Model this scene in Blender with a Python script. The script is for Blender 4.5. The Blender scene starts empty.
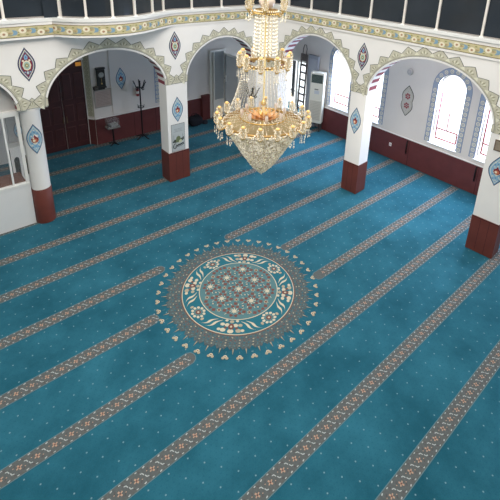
import bpy, bmesh, math, random
from mathutils import Vector, Matrix
random.seed(4)
PI = math.pi
col = bpy.context.scene.collection
# ------------------------------------------------------------------ materials
MATS = {}
def mat(name, c, rough=.6, metal=0., var=0., scale=8., emit=0., bump=0., spec=.4):
    if name in MATS: return MATS[name]
    m = bpy.data.materials.new(name); m.use_nodes = True
    nt = m.node_tree; b = nt.nodes['Principled BSDF']
    b.inputs['Base Color'].default_value = (*c, 1); b.inputs['Roughness'].default_value = rough
    b.inputs['Metallic'].default_value = metal; b.inputs['Specular IOR Level'].default_value = spec
    if emit: b.inputs['Emission Color'].default_value = (*c, 1); b.inputs['Emission Strength'].default_value = emit
    if var or bump:
        tc = nt.nodes.new('ShaderNodeTexCoord'); n = nt.nodes.new('ShaderNodeTexNoise')
        n.inputs['Scale'].default_value = scale; n.inputs['Detail'].default_value = 4
        nt.links.new(tc.outputs['Object'], n.inputs['Vector'])
        if var:
            r = nt.nodes.new('ShaderNodeValToRGB')
            r.color_ramp.elements[0].position = .3; r.color_ramp.elements[1].position = .7
            r.color_ramp.elements[0].color = (*[x*(1-var) for x in c], 1)
            r.color_ramp.elements[1].color = (*[min(1, x*(1+var)) for x in c], 1)
            nt.links.new(n.outputs['Fac'], r.inputs['Fac']); nt.links.new(r.outputs['Color'], b.inputs['Base Color'])
        if bump:
            bp = nt.nodes.new('ShaderNodeBump'); bp.inputs['Strength'].default_value = bump; bp.inputs['Distance'].default_value = .02
            nt.links.new(n.outputs['Fac'], bp.inputs['Height']); nt.links.new(bp.outputs['Normal'], b.inputs['Normal'])
    MATS[name] = m; return m
def s(r, g, b):   # sRGB 0-255 to linear
    f = lambda v: (v/255/12.92 if v/255 <= .04045 else ((v/255+.055)/1.055)**2.4)
    return (f(r), f(g), f(b))

WHITE = mat('white_plaster', s(248, 243, 236), .8, var=.03, scale=1.5)
WHITE_L = mat('white_paint', s(236, 234, 230), .5, var=.02, scale=2)
GREYW = mat('outer_plaster', s(228, 221, 214), .85, var=.03, scale=1.2)
TRIMW = mat('white_gloss', s(240, 238, 232), .35)
MAROON = mat('maroon_board', s(102, 52, 51), .45, var=.12, scale=3)
MAROON_D = mat('maroon_groove', s(62, 24, 24), .6)
BROWN = mat('brown_cladding', s(108, 54, 44), .45, var=.1, scale=3)
DOORM = mat('dark_door_wood', s(76, 40, 40), .45, var=.15, scale=4)
BLACKM = mat('black_metal', s(28, 26, 27), .4, .3)
BLACKC = mat('black_cloth', s(24, 24, 32), .9, bump=.4, scale=20)
DARKGL = mat('dark_gallery_glass', s(44, 50, 56), .12, spec=.35, var=.25, scale=.8)
POSTM = mat('white_post', s(232, 224, 214), .4)
GOLD = mat('gold_metal', s(214, 172, 96), .3, .75)
GOLDB = mat('bright_gold', s(238, 205, 130), .35, .4)
AMBER = mat('amber_bulb', s(244, 200, 126), .3, emit=.25)
BEADT = mat('bead_tan_glow', s(206, 188, 146), .25, spec=.9, emit=.08); BEADG = mat('bead_glow', s(255, 244, 214), .3, emit=.35)  # emission put into these beads for sparkle, they are no lamps
CRYST = mat('crystal_bead_glow', s(242, 232, 208), .15, spec=.9, emit=.14)  # slight emission added so the crystal looks lit by the bulbs
CUPG = mat('beaded_cup', s(238, 222, 186), .25, spec=.8)
PEACH = mat('peach_glass', s(232, 178, 118), .3, spec=.7)
PINKG = mat('pale_pink_glass', s(244, 226, 212), .3, spec=.7)
OUTL = mat('painted_outline', s(88, 92, 84), .8)
BAND = mat('painted_sage_band', s(206, 200, 178), .8, var=.06, scale=14)
OLIVE = mat('painted_olive', s(166, 162, 134), .8)
CREAMP = mat('painted_cream', s(232, 228, 206), .8)
FRZ = mat('painted_ochre', s(204, 192, 148), .8, var=.12, scale=9)
FRZD = mat('painted_brown_line', s(126, 108, 70), .8)
FLOWW = mat('painted_flower', s(238, 228, 200), .8)
FLOWC = mat('painted_flower_heart', s(178, 140, 108), .8)
TULIP = mat('painted_blue', s(132, 164, 182), .8)
LEAFG = mat('painted_leaf_green', s(150, 148, 88), .8)
NAVY = mat('painted_navy', s(52, 60, 96), .8)
LBLUE = mat('painted_light_blue', s(142, 182, 206), .8)
MBLUE = mat('painted_mid_blue', s(86, 128, 168), .8)
CRIM = mat('painted_crimson', s(128, 46, 58), .8)
ORNG = mat('painted_orange', s(202, 112, 78), .8)
BORDB = mat('painted_window_border', s(158, 170, 190), .8)
VRED = mat('voussoir_red', s(152, 72, 80), .8)
SAGEL = mat('painted_sage_light', s(170, 196, 186), .8)
REDF = mat('red_window_bar', s(146, 52, 60), .5)
STR_B = mat('stripe_ground', s(90, 94, 92), .95, var=.12, scale=30)
STR_E = mat('stripe_edge', s(94, 124, 130), .95)
STR_W = mat('stripe_white', s(178, 182, 178), .95)
STR_O = mat('stripe_orange', s(184, 150, 126), .95)
STR_D = mat('stripe_dark', s(84, 80, 78), .95)
MED_G = mat('medallion_grey', s(84, 94, 94), .95, var=.3, scale=34)
MED_I = mat('medallion_ivory', s(204, 192, 164), .95)
MED_T = mat('medallion_teal', s(34, 104, 118), .95)
MED_L = mat('medallion_lattice', s(84, 122, 124), .95)
MED_R = mat('medallion_rust', s(116, 74, 66), .95)
MED_C = mat('medallion_tan', s(172, 160, 134), .95)

def glass(name, tint, fac):
    m = bpy.data.materials.new(name); m.use_nodes = True; nt = m.node_tree
    b = nt.nodes['Principled BSDF']; out = nt.nodes['Material Output']
    t = nt.nodes.new('ShaderNodeBsdfTransparent'); t.inputs[0].default_value = (1, 1, 1, 1)
    b.inputs['Base Color'].default_value = (*tint, 1); b.inputs['Roughness'].default_value = .1
    x = nt.nodes.new('ShaderNodeMixShader'); x.inputs[0].default_value = fac
    nt.links.new(t.outputs[0], x.inputs[1]); nt.links.new(b.outputs[0], x.inputs[2]); nt.links.new(x.outputs[0], out.inputs[0])
    return m
PANE = glass('clear_pane', (.8, .85, .86), .08)
FROST = glass('smoked_pane', s(176, 182, 184), .8)
HEAD_GLOW = glass('tan_head_glow', s(238, 206, 160), .45)  # tan tint paints the warm glow at the window heads
PLEXI = glass('plexi_wall', (.6, .63, .63), .16)

def carpet():
    m = bpy.data.materials.new('teal_carpet'); m.use_nodes = True; nt = m.node_tree; N = nt.nodes; L = nt.links
    b = N['Principled BSDF']; b.inputs['Roughness'].default_value = .95; b.inputs['Specular IOR Level'].default_value = .1
    b.inputs['Sheen Weight'].default_value = .15; b.inputs['Sheen Tint'].default_value = (.5, .8, 1, 1)
    tc = N.new('ShaderNodeTexCoord')
    n = N.new('ShaderNodeTexNoise'); n.inputs['Scale'].default_value = .9; n.inputs['Detail'].default_value = 7; n.inputs['Roughness'].default_value = .65
    L.new(tc.outputs['Object'], n.inputs['Vector'])
    r = N.new('ShaderNodeValToRGB'); e = r.color_ramp.elements
    e[0].position = .32; e[0].color = (*s(27, 86, 102), 1); e[1].position = .68; e[1].color = (*s(50, 115, 133), 1)
    L.new(n.outputs['Fac'], r.inputs['Fac'])
    n2 = N.new('ShaderNodeTexNoise'); n2.inputs['Scale'].default_value = 60; n2.inputs['Detail'].default_value = 2
    L.new(tc.outputs['Object'], n2.inputs['Vector'])
    mx0 = N.new('ShaderNodeMix'); mx0.data_type = 'RGBA'; mx0.blend_type = 'MULTIPLY'; mx0.inputs['Factor'].default_value = .3
    L.new(r.outputs['Color'], mx0.inputs['A']); L.new(n2.outputs['Fac'], mx0.inputs['B'])
    last = mx0.outputs['Result']
    def dots(last, period, off, rad, colr, amt):
        mp = N.new('ShaderNodeMapping'); mp.inputs['Scale'].default_value = (1/period[0], 1/period[1], 0); mp.inputs['Location'].default_value = (off[0], off[1], 0)
        L.new(tc.outputs['Object'], mp.inputs['Vector'])
        fr = N.new('ShaderNodeVectorMath'); fr.operation = 'FRACTION'; L.new(mp.outputs[0], fr.inputs[0])
        sb = N.new('ShaderNodeVectorMath'); sb.operation = 'SUBTRACT'; sb.inputs[1].default_value = (.5, .5, 0); L.new(fr.outputs[0], sb.inputs[0])
        ml = N.new('ShaderNodeVectorMath'); ml.operation = 'MULTIPLY'; ml.inputs[1].default_value = (period[0], period[1], 0); L.new(sb.outputs[0], ml.inputs[0])
        ln = N.new('ShaderNodeVectorMath'); ln.operation = 'LENGTH'; L.new(ml.outputs[0], ln.inputs[0])
        lt = N.new('ShaderNodeMath'); lt.operation = 'LESS_THAN'; lt.inputs[1].default_value = rad; L.new(ln.outputs['Value'], lt.inputs[0])
        am = N.new('ShaderNodeMath'); am.operation = 'MULTIPLY'; am.inputs[1].default_value = amt; L.new(lt.outputs[0], am.inputs[0])
        mx = N.new('ShaderNodeMix'); mx.data_type = 'RGBA'; mx.inputs['B'].default_value = (*colr, 1)
        L.new(am.outputs[0], mx.inputs['Factor']); L.new(last, mx.inputs['A']); return mx.outputs['Result']
    P = (.30, .40)
    last = dots(last, P, (.2, .5), .0115, s(170, 195, 195), .62)
    last = dots(last, P, (.7, 0), .0115, s(170, 195, 195), .62)
    Q = (.10, .1333)
    last = dots(last, Q, (.1, .0), .011, s(16, 84, 104), .35)
    last = dots(last, Q, (.6, .5), .011, s(16, 84, 104), .35)
    L.new(last, b.inputs['Base Color'])
    return m
CARPET = carpet()

# ------------------------------------------------------------------ mesh builder
class MB:
    def __init__(self): self.v = []; self.f = []; self.m = []; self.mats = []; self.sm = []
    def mi(self, m):
        if m not in self.mats: self.mats.append(m)
        return self.mats.index(m)
    def face(self, pts, m, smooth=False):
        i = len(self.v); self.v += [tuple(p) for p in pts]; self.f.append(tuple(range(i, i+len(pts)))); self.m.append(self.mi(m)); self.sm.append(smooth)
    def grid(self, rows, m, closed=False, smooth=True):
        i = len(self.v); n = len(rows[0])
        for r in rows: self.v += [tuple(p) for p in r]
        for a in range(len(rows)-1):
            for b in range(n if closed else n-1):
                c = (b+1) % n
                self.f.append((i+a*n+b, i+a*n+c, i+(a+1)*n+c, i+(a+1)*n+b)); self.m.append(self.mi(m)); self.sm.append(smooth)
    def box(self, c, d, m, rz=0, bev=0, mtx=None):
        bm = bmesh.new(); bmesh.ops.create_cube(bm, size=1)
        for v in bm.verts: v.co = Vector((v.co.x*d[0], v.co.y*d[1], v.co.z*d[2]))
        if bev: bmesh.ops.bevel(bm, geom=bm.edges[:], offset=bev, segments=2, affect='EDGES', profile=.5)
        M = Matrix.Translation(c) @ Matrix.Rotation(rz, 4, 'Z') if mtx is None else mtx
        self.addbm(bm, M, m)
    def addbm(self, bm, M, m, smooth=False):
        bm.verts.index_update(); i = len(self.v)
        self.v += [tuple(M @ v.co) for v in bm.verts]
        for f in bm.faces:
            self.f.append(tuple(i+v.index for v in f.verts)); self.m.append(self.mi(m)); self.sm.append(smooth)
        bm.free()
    def tube(self, pts, r, m, n=8, caps=True, smooth=True):
        pts = [Vector(p) for p in pts]; rows = []; prev = None
        for i, p in enumerate(pts):
            d = (pts[min(i+1, len(pts)-1)]-pts[max(i-1, 0)]).normalized()
            a = d.orthogonal().normalized() if prev is None else (prev-d*prev.dot(d)).normalized()
            prev = a; b = d.cross(a); rr = r[i] if isinstance(r, (list, tuple)) else r
            rows.append([p+(a*math.cos(t)+b*math.sin(t))*rr for t in [2*PI*k/n for k in range(n)]])
        self.grid(rows, m, True, smooth)
        if caps: self.face(rows[0][::-1], m); self.face(rows[-1], m)
    def lathe(self, prof, c, m, n=24, caps=True, smooth=True):
        rows = [[(c[0]+r*math.cos(2*PI*k/n), c[1]+r*math.sin(2*PI*k/n), c[2]+z) for k in range(n)] for r, z in prof]
        self.grid(rows, m, True, smooth)
        if caps:
            if prof[0][0] > 1e-4: self.face(rows[0][::-1], m)
            if prof[-1][0] > 1e-4: self.face(rows[-1], m)
    def octa(self, p, r, m, h=None):
        h = h or r; x, y, z = p; i = len(self.v); k = self.mi(m)
        self.v += [(x+r, y, z), (x, y+r, z), (x-r, y, z), (x, y-r, z), (x, y, z+h), (x, y, z-h)]
        for a in range(4):
            b = (a+1) % 4
            self.f += [(i+a, i+b, i+4), (i+b, i+a, i+5)]; self.m += [k, k]; self.sm += [False, False]
    def build(self, name, parent=None, loc=None, **props):
        me = bpy.data.meshes.new(name); me.from_pydata(self.v, [], self.f)
        for m in self.mats: me.materials.append(m)
        me.polygons.foreach_set('material_index', self.m); me.polygons.foreach_set('use_smooth', self.sm); me.update()
        o = bpy.data.objects.new(name, me); col.objects.link(o)
        if parent: o.parent = parent
        if loc: o.location = loc
        for k, v in props.items(): o[k] = v
        return o
def thing(name, loc, label, cat, group=None, rz=0):
    o = bpy.data.objects.new(name, None); col.objects.link(o); o.location = loc; o.rotation_euler = (0, 0, rz)
    o['label'] = label; o['category'] = cat
    if group: o['group'] = group
    o.empty_display_size = .1
    return o
def struct(mb, name, parent=None, label=None):
    o = mb.build(name, parent)
    if parent is None: o['kind'] = 'structure'
    if label: o['label'] = label
    return o

# ------------------------------------------------------------------ layout (metres; x along the carpet stripes, y across)
YL = 4.55                      # face of left arcade
LX, RY = 8.53, 12.70           # outer walls: y = LX on the left, x = RY on the right
C0 = Vector((9.42, 4.55)); RD = Vector((.52, -7.75)).normalized()      # right arcade runs from the corner along RD
RN = Vector((RD.y, -RD.x)); RN = RN if RN.x < 0 else -RN              # towards the hall
TH = .46
mapL = lambda u, z, d: (u, YL-d, z)                 # d>0 = towards the hall
mapR = lambda u, z, d: (C0.x+RD.x*u+RN.x*d, C0.y+RD.y*u+RN.y*d, z)
mapWL = lambda u, z, d: (u, LX-d, z)
mapWR = lambda u, z, d: (RY-d, u, z)

def arch_pts(c, a, zs, h, n):
    return [(c-a*math.cos(PI*k/n), zs+h*math.sin(PI*k/n)) for k in range(n+1)]
def wall_open(mb, mp, u0, u1, z0, z1, ops, th, m, n=40, stripe=None, rim=.07):
    """wall in (u,z) with arched openings ops=(c,a,zbottom,zspring,h); front at d=0, back at d=-th"""
    def quad(a, b, c, d_):
        for dd, rev in ((0, False), (-th, True)):
            p = [mp(*q, dd) for q in (a, b, c, d_)]; mb.face(p[::-1] if rev else p, m)
    u = u0
    for (c, a, zb, zs, h) in sorted(ops):
        if c-a > u: 
            quad((u, z0), (c-a, z0), (c-a, z1), (u, z1)); mb.face([mp(u, z0, 0), mp(c-a, z0, 0), mp(c-a, z0, -th), mp(u, z0, -th)], m)
        P = arch_pts(c, a, zs, h, n)
        for k in range(n):
            (ua, za), (ub, zb_) = P[k], P[k+1]
            quad((ua, za), (ub, zb_), (ub, z1), (ua, z1))
            mm = stripe[(k//2) % 2] if stripe else m
            mb.face([mp(ua, za, 0), mp(ub, zb_, 0), mp(ub, zb_, -rim), mp(ua, za, -rim)], m)
            mb.face([mp(ua, za, -rim), mp(ub, zb_, -rim), mp(ub, zb_, -th), mp(ua, za, -th)], mm)
        if zb > z0:
            quad((c-a, z0), (c+a, z0), (c+a, zb), (c-a, zb))
            mb.face([mp(c-a, zb, 0), mp(c+a, zb, 0), mp(c+a, zb, -th), mp(c-a, zb, -th)], m)
        if zb < zs:
            for uu in (c-a, c+a):
                mb.face([mp(uu, max(zb, z0), 0), mp(uu, zs, 0), mp(uu, zs, -th), mp(uu, max(zb, z0), -th)], m)
        u = c+a
    if u1 > u: 
        quad((u, z0), (u1, z0), (u1, z1), (u, z1)); mb.face([mp(u, z0, 0), mp(u1, z0, 0), mp(u1, z0, -th), mp(u, z0, -th)], m)
    mb.face([mp(u0, z1, 0), mp(u1, z1, 0), mp(u1, z1, -th), mp(u0, z1, -th)], m)
    for uu in (u0, u1): mb.face([mp(uu, z0, 0), mp(uu, z1, 0), mp(uu, z1, -th), mp(uu, z0, -th)], m)

# ------------------------------------------------------------------ floor + carpet weave
mb = MB()
mb.face([(-8, -12, 0), (14, -12, 0), (14, 9.2, 0), (-8, 9.2, 0)], CARPET)
floor = struct(mb, 'floor', label='teal wall-to-wall carpet with small pale dots')
mb = MB(); mb.box((3, -1.4, -.16), (22, 21.2, .3), GREYW); struct(mb, 'floor_slab')['kind'] = 'structure'

def weave_stripe(x0, x1, y, r0=False, r1=False):
    mb = MB(); H = .13; z = .004
    def outline(h, e0, e1, zz, m):
        L = []
        if r0: L += [(e0+.1, y-h), (e0+.03, y-h*.7), (e0, y-h*.25), (e0, y+h*.25), (e0+.03, y+h*.7), (e0+.1, y+h)]
        else: L += [(e0, y-h), (e0, y+h)]
        if r1: L += [(e1-.1, y+h), (e1-.03, y+h*.7), (e1, y+h*.25), (e1, y-h*.25), (e1-.03, y-h*.7), (e1-.1, y-h)]
        else: L += [(e1, y+h), (e1, y-h)]
        mb.face([(a, b, zz) for a, b in L][::-1], m)
    outline(H, x0, x1, z, STR_E); outline(H-.012, x0+(.012 if r0 else 0), x1-(.012 if r1 else 0), z+.001, STR_B)
    zz = z+.002; T = .228
    k0 = math.ceil((x0+.1)/T); k1 = math.floor((x1-.1)/T)
    def q(cx, cy, dx, dy, ang, m, zq=zz):
        ca, sa = math.cos(ang), math.sin(ang)
        mb.face([(cx+a*ca-b*sa, cy+a*sa+b*ca, zq) for a, b in ((-dx, -dy), (dx, -dy), (dx, dy), (-dx, dy))], m)
    for k in range(k0, k1+1):
        cx = k*T
        for a in range(4):
            t = a*PI/2; q(cx+(.026+.006*(a % 2))*math.cos(t+.3), y+.026*math.sin(t+.3), .014, .009+.003*(a % 2), t+.5, STR_O)
        q(cx, y, .01, .01, PI/4, MED_R, zz+.001); q(cx-.052, y+.05, .02, .007, .9, STR_D); q(cx+.052, y-.05, .02, .007, .9, STR_D)
        sx = cx+T/2
        if sx < x1-.06:
            q(sx-.03, y+.042, .017, .0065, -.3, STR_W); q(sx-.012, y+.022, .018, .0065, -1.2, STR_W); q(sx+.03, y-.042, .017, .0065, -.3, STR_W); q(sx+.012, y-.022, .018, .0065, -1.2, STR_W)
            q(sx+.045, y+.03, .008, .006, 0, STR_O); q(sx-.045, y-.03, .008, .006, 0, STR_O)
            q(sx+.03, y+.1, .016, .008, .3, STR_W); q(sx-.03, y-.1, .016, .008, .3, STR_W)
            q(sx-.05, y+.075, .014, .008, -.6, STR_D); q(sx+.05, y-.075, .014, .008, -.6, STR_D)
        q(cx+.03, y+.1, .014, .006, 0, STR_W); q(cx-.03, y-.1, .014, .006, 0, STR_W)
    mb.build('carpet_stripe', floor)
D = 1.2
for k in range(-5, 8):
    y = k*D
    xe = 12.64; xs = -2.5
    gap = {-1: (3.01, 6.09), 0: (2.92, 6.19), 1: (3.68, 5.35)}.get(k)
    if k == 7: xe = 12.64
    if gap: weave_stripe(xs, gap[0], y, False, True); weave_stripe(gap[1], xe, y, True, False)
    else: weave_stripe(xs, xe, y)

# medallion
def medallion(cx, cy):
    mb = MB(); z0 = .006
    P = lambda r, t, z: (cx+r*math.cos(t), cy+r*math.sin(t), z)
    def disc(r, z, m, n=96): mb.face([P(r, 2*PI*k/n, z) for k in range(n)], m)
    def poly(pts, z, m, t, r=0):      # pts (tangential, radial) placed at angle t
        ca, sa = math.cos(t), math.sin(t)
        mb.face([(cx+(r+b)*ca-a*sa, cy+(r+b)*sa+a*ca, z) for a, b in pts], m)
    ell = lambda a, b, n=10, ox=0, oy=0: [(ox+a*math.cos(2*PI*k/n), oy+b*math.sin(2*PI*k/n)) for k in range(n)]
    n = 40
    # scalloped grey ground
    mb.face([P(1.47+(.05 if k % 2 else -.03), 2*PI*k/(4*n), z0) for k in range(4*n)], MED_G)
    for k in range(n):
        t = 2*PI*(k+.5)/n
        poly([(-.035, 0), (.035, 0), (.012, .1), (0, .17), (-.012, .1)], z0+.001, MED_G, t, 1.45)
        poly([(-.01, 0), (.01, 0), (0, .12)], z0+.002, MED_C, t, 1.5)
        t = 2*PI*k/n
        poly([(-.006, 0), (.006, 0), (.006, .05), (-.006, .05)], z0+.001, MED_L, t, 1.55)
        poly(ell(.036, .032, 8), z0+.002, MED_I, t, 1.66); poly(ell(.03, .03, 6, -.035, .03), z0+.0025, MED_C, t, 1.66); poly(ell(.03, .03, 6, .035, .03), z0+.0025, MED_C, t, 1.66)
        poly(ell(.014, .014, 6), z0+.003, MED_R, t, 1.66)
    # busy small motifs over the grey ground
    for ring, (r, cnt, mm) in enumerate(((1.25, 90, MED_T), (1.31, 96, MED_R), (1.37, 100, MED_T), (1.43, 104, MED_L))):
        for k in range(cnt): poly(ell(.02, .016, 4), z0+.002, mm if (k+ring) % 3 else MED_C, 2*PI*(k+.5*ring)/cnt, r)
    disc(1.208, z0+.003, MED_R); disc(1.19, z0+.004, MED_I); disc(1.173, z0+.005, MED_T); 
    # floral ring between .83 and 1.17
    for k in range(8):
        t = k*PI/4; rr = 1.0
        if k % 2:     # bouquet cartouche
            for a, b, w in ((-.13, .07, .05), (.13, .07, .05), (-.07, -.03, .045), (.07, -.03, .045), (-.15, -.04, .04), (.15, -.04, .04), (0, .09, .055), (-.2, .06, .035), (.2, .06, .035), (0, -.1, .04), (-.09, -.12, .03), (.09, -.12, .03)):
                poly(ell(w*1.12, w*.95, 8, a*1.15, b*1.2), z0+.006, MED_I if (a*10+b*7) % 2 < 1.2 else MED_C, t, rr)
            poly(ell(.06, .075, 8), z0+.007, MED_R, t, rr); poly(ell(.022, .026, 8), z0+.008, MED_I, t, rr)
            for a in (-.11, .11): poly(ell(.03, .03, 6, a, .03), z0+.007, MED_R, t, rr)
        else:              # round rosette
            for j in range(10):
                a = 2*PI*j/10; poly(ell(.035, .03, 7, .125*math.cos(a), .115*math.sin(a)), z0+.006, MED_I, t, rr)
            poly(ell(.095, .085, 12), z0+.007, MED_L, t, rr); poly(ell(.06, .055, 10), z0+.008, MED_R, t, rr); poly(ell(.025, .022, 8), z0+.009, MED_I, t, rr)
            for a in (-.19, .19): poly(ell(.03, .04, 7, a, .03), z0+.006, MED_C, t, rr)
    for k in range(8):     # parallel curved leaves between the cartouches
        t0 = (k+.5)*PI/4; sg = 1 if k % 2 else -1
        for off, m in ((-.06, MED_I), (.05, MED_I)):
            L = []; R = []
            for i in range(11):
                f = i/10; ang = t0+off+sg*.26*(f-.5)+.03*sg*math.sin(2*PI*f); r = .875+.27*f; w = .026*math.sin(PI*min(1, f+.06))
                L.append((ang-w, r)); R.append((ang+w, r))
            mb.face([P(r, a, z0+.006) for a, r in L+R[::-1]], m)
    disc(.838, z0+.010, MED_I); disc(.82, z0+.011, MED_L)
    # inner star lattice: ivory eight-pointed stars every .43 m and rust cells between them
    def star(x, y, R, rr, np_, z, m, ph=0):
        mb.face([(cx+x+(R if i % 2 == 0 else rr)*math.cos(ph+PI*i/np_), cy+y+(R if i % 2 == 0 else rr)*math.sin(ph+PI*i/np_), z) for i in range(2*np_)], m)
    g = .435
    for i in range(-2, 3):
        for j in range(-2, 3):
            x, y = i*g, j*g
            if math.hypot(x, y) < .78:
                star(x, y, .075, .036, 8, z0+.013, MED_I)
            for q_ in range(8):
                a = q_*PI/4+PI/8
                xx, yy = x+.125*math.cos(a), y+.125*math.sin(a)
                if math.hypot(xx, yy) < .76: star(xx, yy, .045, .032, 3, z0+.012, MED_R, a)
            xx, yy = x+g/2, y+g/2
            if math.hypot(xx, yy) < .75:
                star(xx, yy, .06, .03, 6, z0+.012, MED_C); star(xx, yy, .03, .02, 4, z0+.013, MED_R)
            for a in range(4):
                X, Y = xx+.11*math.cos(a*PI/2+PI/4), yy+.11*math.sin(a*PI/2+PI/4)
                if math.hypot(X, Y) < .76: star(X, Y, .05, .034, 4, z0+.012, MED_R)
            for dx, dy in ((g/2, 0), (0, g/2)):
                X, Y = x+dx, y+dy
                if math.hypot(X, Y) < .76: star(X, Y, .055, .035, 4, z0+.012, MED_T, PI/4); star(X, Y, .03, .022, 4, z0+.013, MED_C)
            # interlace lines
            for a in range(8):
                t = a*PI/4; p1 = (x+.06*math.cos(t), y+.06*math.sin(t)); p2 = (x+.21*math.cos(t+.5), y+.21*math.sin(t+.5))
                if math.hypot(*p1) < .74 and math.hypot(*p2) < .8:
                    nx, ny = -(p2[1]-p1[1]), p2[0]-p1[0]; l = math.hypot(nx, ny); nx *= .006/l; ny *= .006/l
                    mb.face([(cx+p1[0]+nx, cy+p1[1]+ny, z0+.0115), (cx+p2[0]+nx, cy+p2[1]+ny, z0+.0115), (cx+p2[0]-nx, cy+p2[1]-ny, z0+.0115), (cx+p1[0]-nx, cy+p1[1]-ny, z0+.0115)], MED_I)
    # thin ivory rim segments
    for r, w in ((.835, .012), (1.183, .012)):
        pass
    mb.build('carpet_medallion', floor, label='round woven medallion with star lattice and flower ring')
medallion(4.57, -.41)

# ------------------------------------------------------------------ arcades
L_ARCH = [(.32, 1.62, 0, 3.12, 1.2), (4.105, 1.545, 0, 3.12, 1.2), (7.635, 1.315, 0, 3.12, 1.21)]
R_ARCH = [(2.02, 1.47, 0, 3.18, 1.36), (5.73, 1.71, 0, 3.18, 1.36), (9.8, 1.73, 0, 3.18, 1.36)]
mb = MB(); wall_open(mb, mapL, -1.9, 9.42, 3.12, 5.2, L_ARCH, TH, WHITE, 72, (WHITE, VRED))
arcL = struct(mb, 'wall_left', label='white arcade wall with painted arches under the gallery, left side')
mb = MB(); wall_open(mb, mapR, 0, 12.2, 3.18, 5.26, R_ARCH, TH, WHITE, 72, (WHITE, VRED))
arcR = struct(mb, 'wall_right', label='white arcade wall with painted arches under the gallery, right side')

def crest(mp, c, a, zs, h, parent, npk=13):
    mb = MB(); n = npk*8
    def edge(off):   # offset ellipse point + normal
        return lambda f: (lambda t: (c-(a+off)*math.cos(t), zs+(h+off)*math.sin(t)))(PI*f)
    def prof(f):
        x = (f*npk) % 1; d = 1-abs(2*x-1)
        return .15+.145*d
    clampu = lambda p: p
    inn = edge(.055)
    for layer, (lo, extra, m) in enumerate(((.048, .016, OUTL), (.058, 0, BAND))):
        for k in range(n):
            f0, f1 = k/n, (k+1)/n
            p = [edge(lo)(f0), edge(lo)(f1), edge(prof(f1 if (f1*npk) % 1 else f1)+extra)(f1), edge(prof(f0)+extra)(f0)]
            mb.face([mp(u, z, .004+.003*layer) for u, z in p], m)
    for k in range(npk):     # fan leaves in every point
        fc = (k+.5)/npk; w = 1/npk
        for j, (df, r0, r1, m) in enumerate(((0, .11, .235, OLIVE), (-.2, .10, .18, OLIVE), (.2, .10, .18, OLIVE), (-.1, .12, .2, CREAMP), (.1, .12, .2, CREAMP))):
            f = fc+df*w; hw = .035*w
            p = [edge(r0)(fc+df*w*.4), edge((r0+r1)/2)(f-hw*1.3), edge(r1)(f), edge((r0+r1)/2)(f+hw*1.3)]
            mb.face([mp(u, z, .0105) for u, z in p], m)
        for df in (-.48,):
            f = fc+df*w; p = [edge(.075)(f-.2*w), edge(.075)(f+.2*w), edge(.13)(f+.08*w), edge(.17)(f), edge(.13)(f-.08*w)]
            mb.face([mp(u, z, .0105) for u, z in p], CREAMP)
    for k in range(n):
        f0, f1 = k/n, (k+1)/n
        mb.face([mp(*q, .0108) for q in (edge(.075)(f0), edge(.075)(f1), edge(.085)(f1), edge(.085)(f0))], OLIVE)
    return mb.build('painted_arch_border', parent)
def crest_flat(mp, u0, u1, z0, parent):
    mb = MB(); k = 3; w = (u1-u0)/k
    for lay, ex, m in ((0, .012, OUTL), (1, 0, BAND)):
        L = [(u0-.02, z0+.02-ex), (u1+.02, z0+.02-ex), (u1+.02, z0+.2+ex)]
        for i in range(k-1, -1, -1): L += [(u0+w*(i+.5), z0+.27+ex), (u0+w*i-(.02 if i == 0 else 0), z0+.17+ex)]
        mb.face([mp(u, z, .002+.001*lay) for u, z in L], m)
    for i in range(k):
        c = u0+w*(i+.5)
        for a, b in ((0, .22), (-.05, .16), (.05, .16)): mb.face([mp(u, z, .0035) for u, z in ((c+a*.3, z0+.06), (c+a+.012, z0+b*.65), (c+a, z0+b), (c+a-.012, z0+b*.65))], OLIVE)
    mb.build('painted_capital_border', parent)
for u0, u1 in ((1.94, 2.56), (5.65, 6.32), (8.95, 9.42)): crest_flat(mapL, u0, u1, 3.12, arcL)
for u0, u1 in ((0, .55), (3.49, 4.02), (7.44, 8.07)): crest_flat(mapR, u0, u1, 3.18, arcR)
for i, (c, a, zb, zs, h) in enumerate(L_ARCH): crest(mapL, c, a, zs, h, arcL, 13)
for i, (c, a, zb, zs, h) in enumerate(R_ARCH): crest(mapR, c, a, zs, h, arcR, 14)

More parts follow.
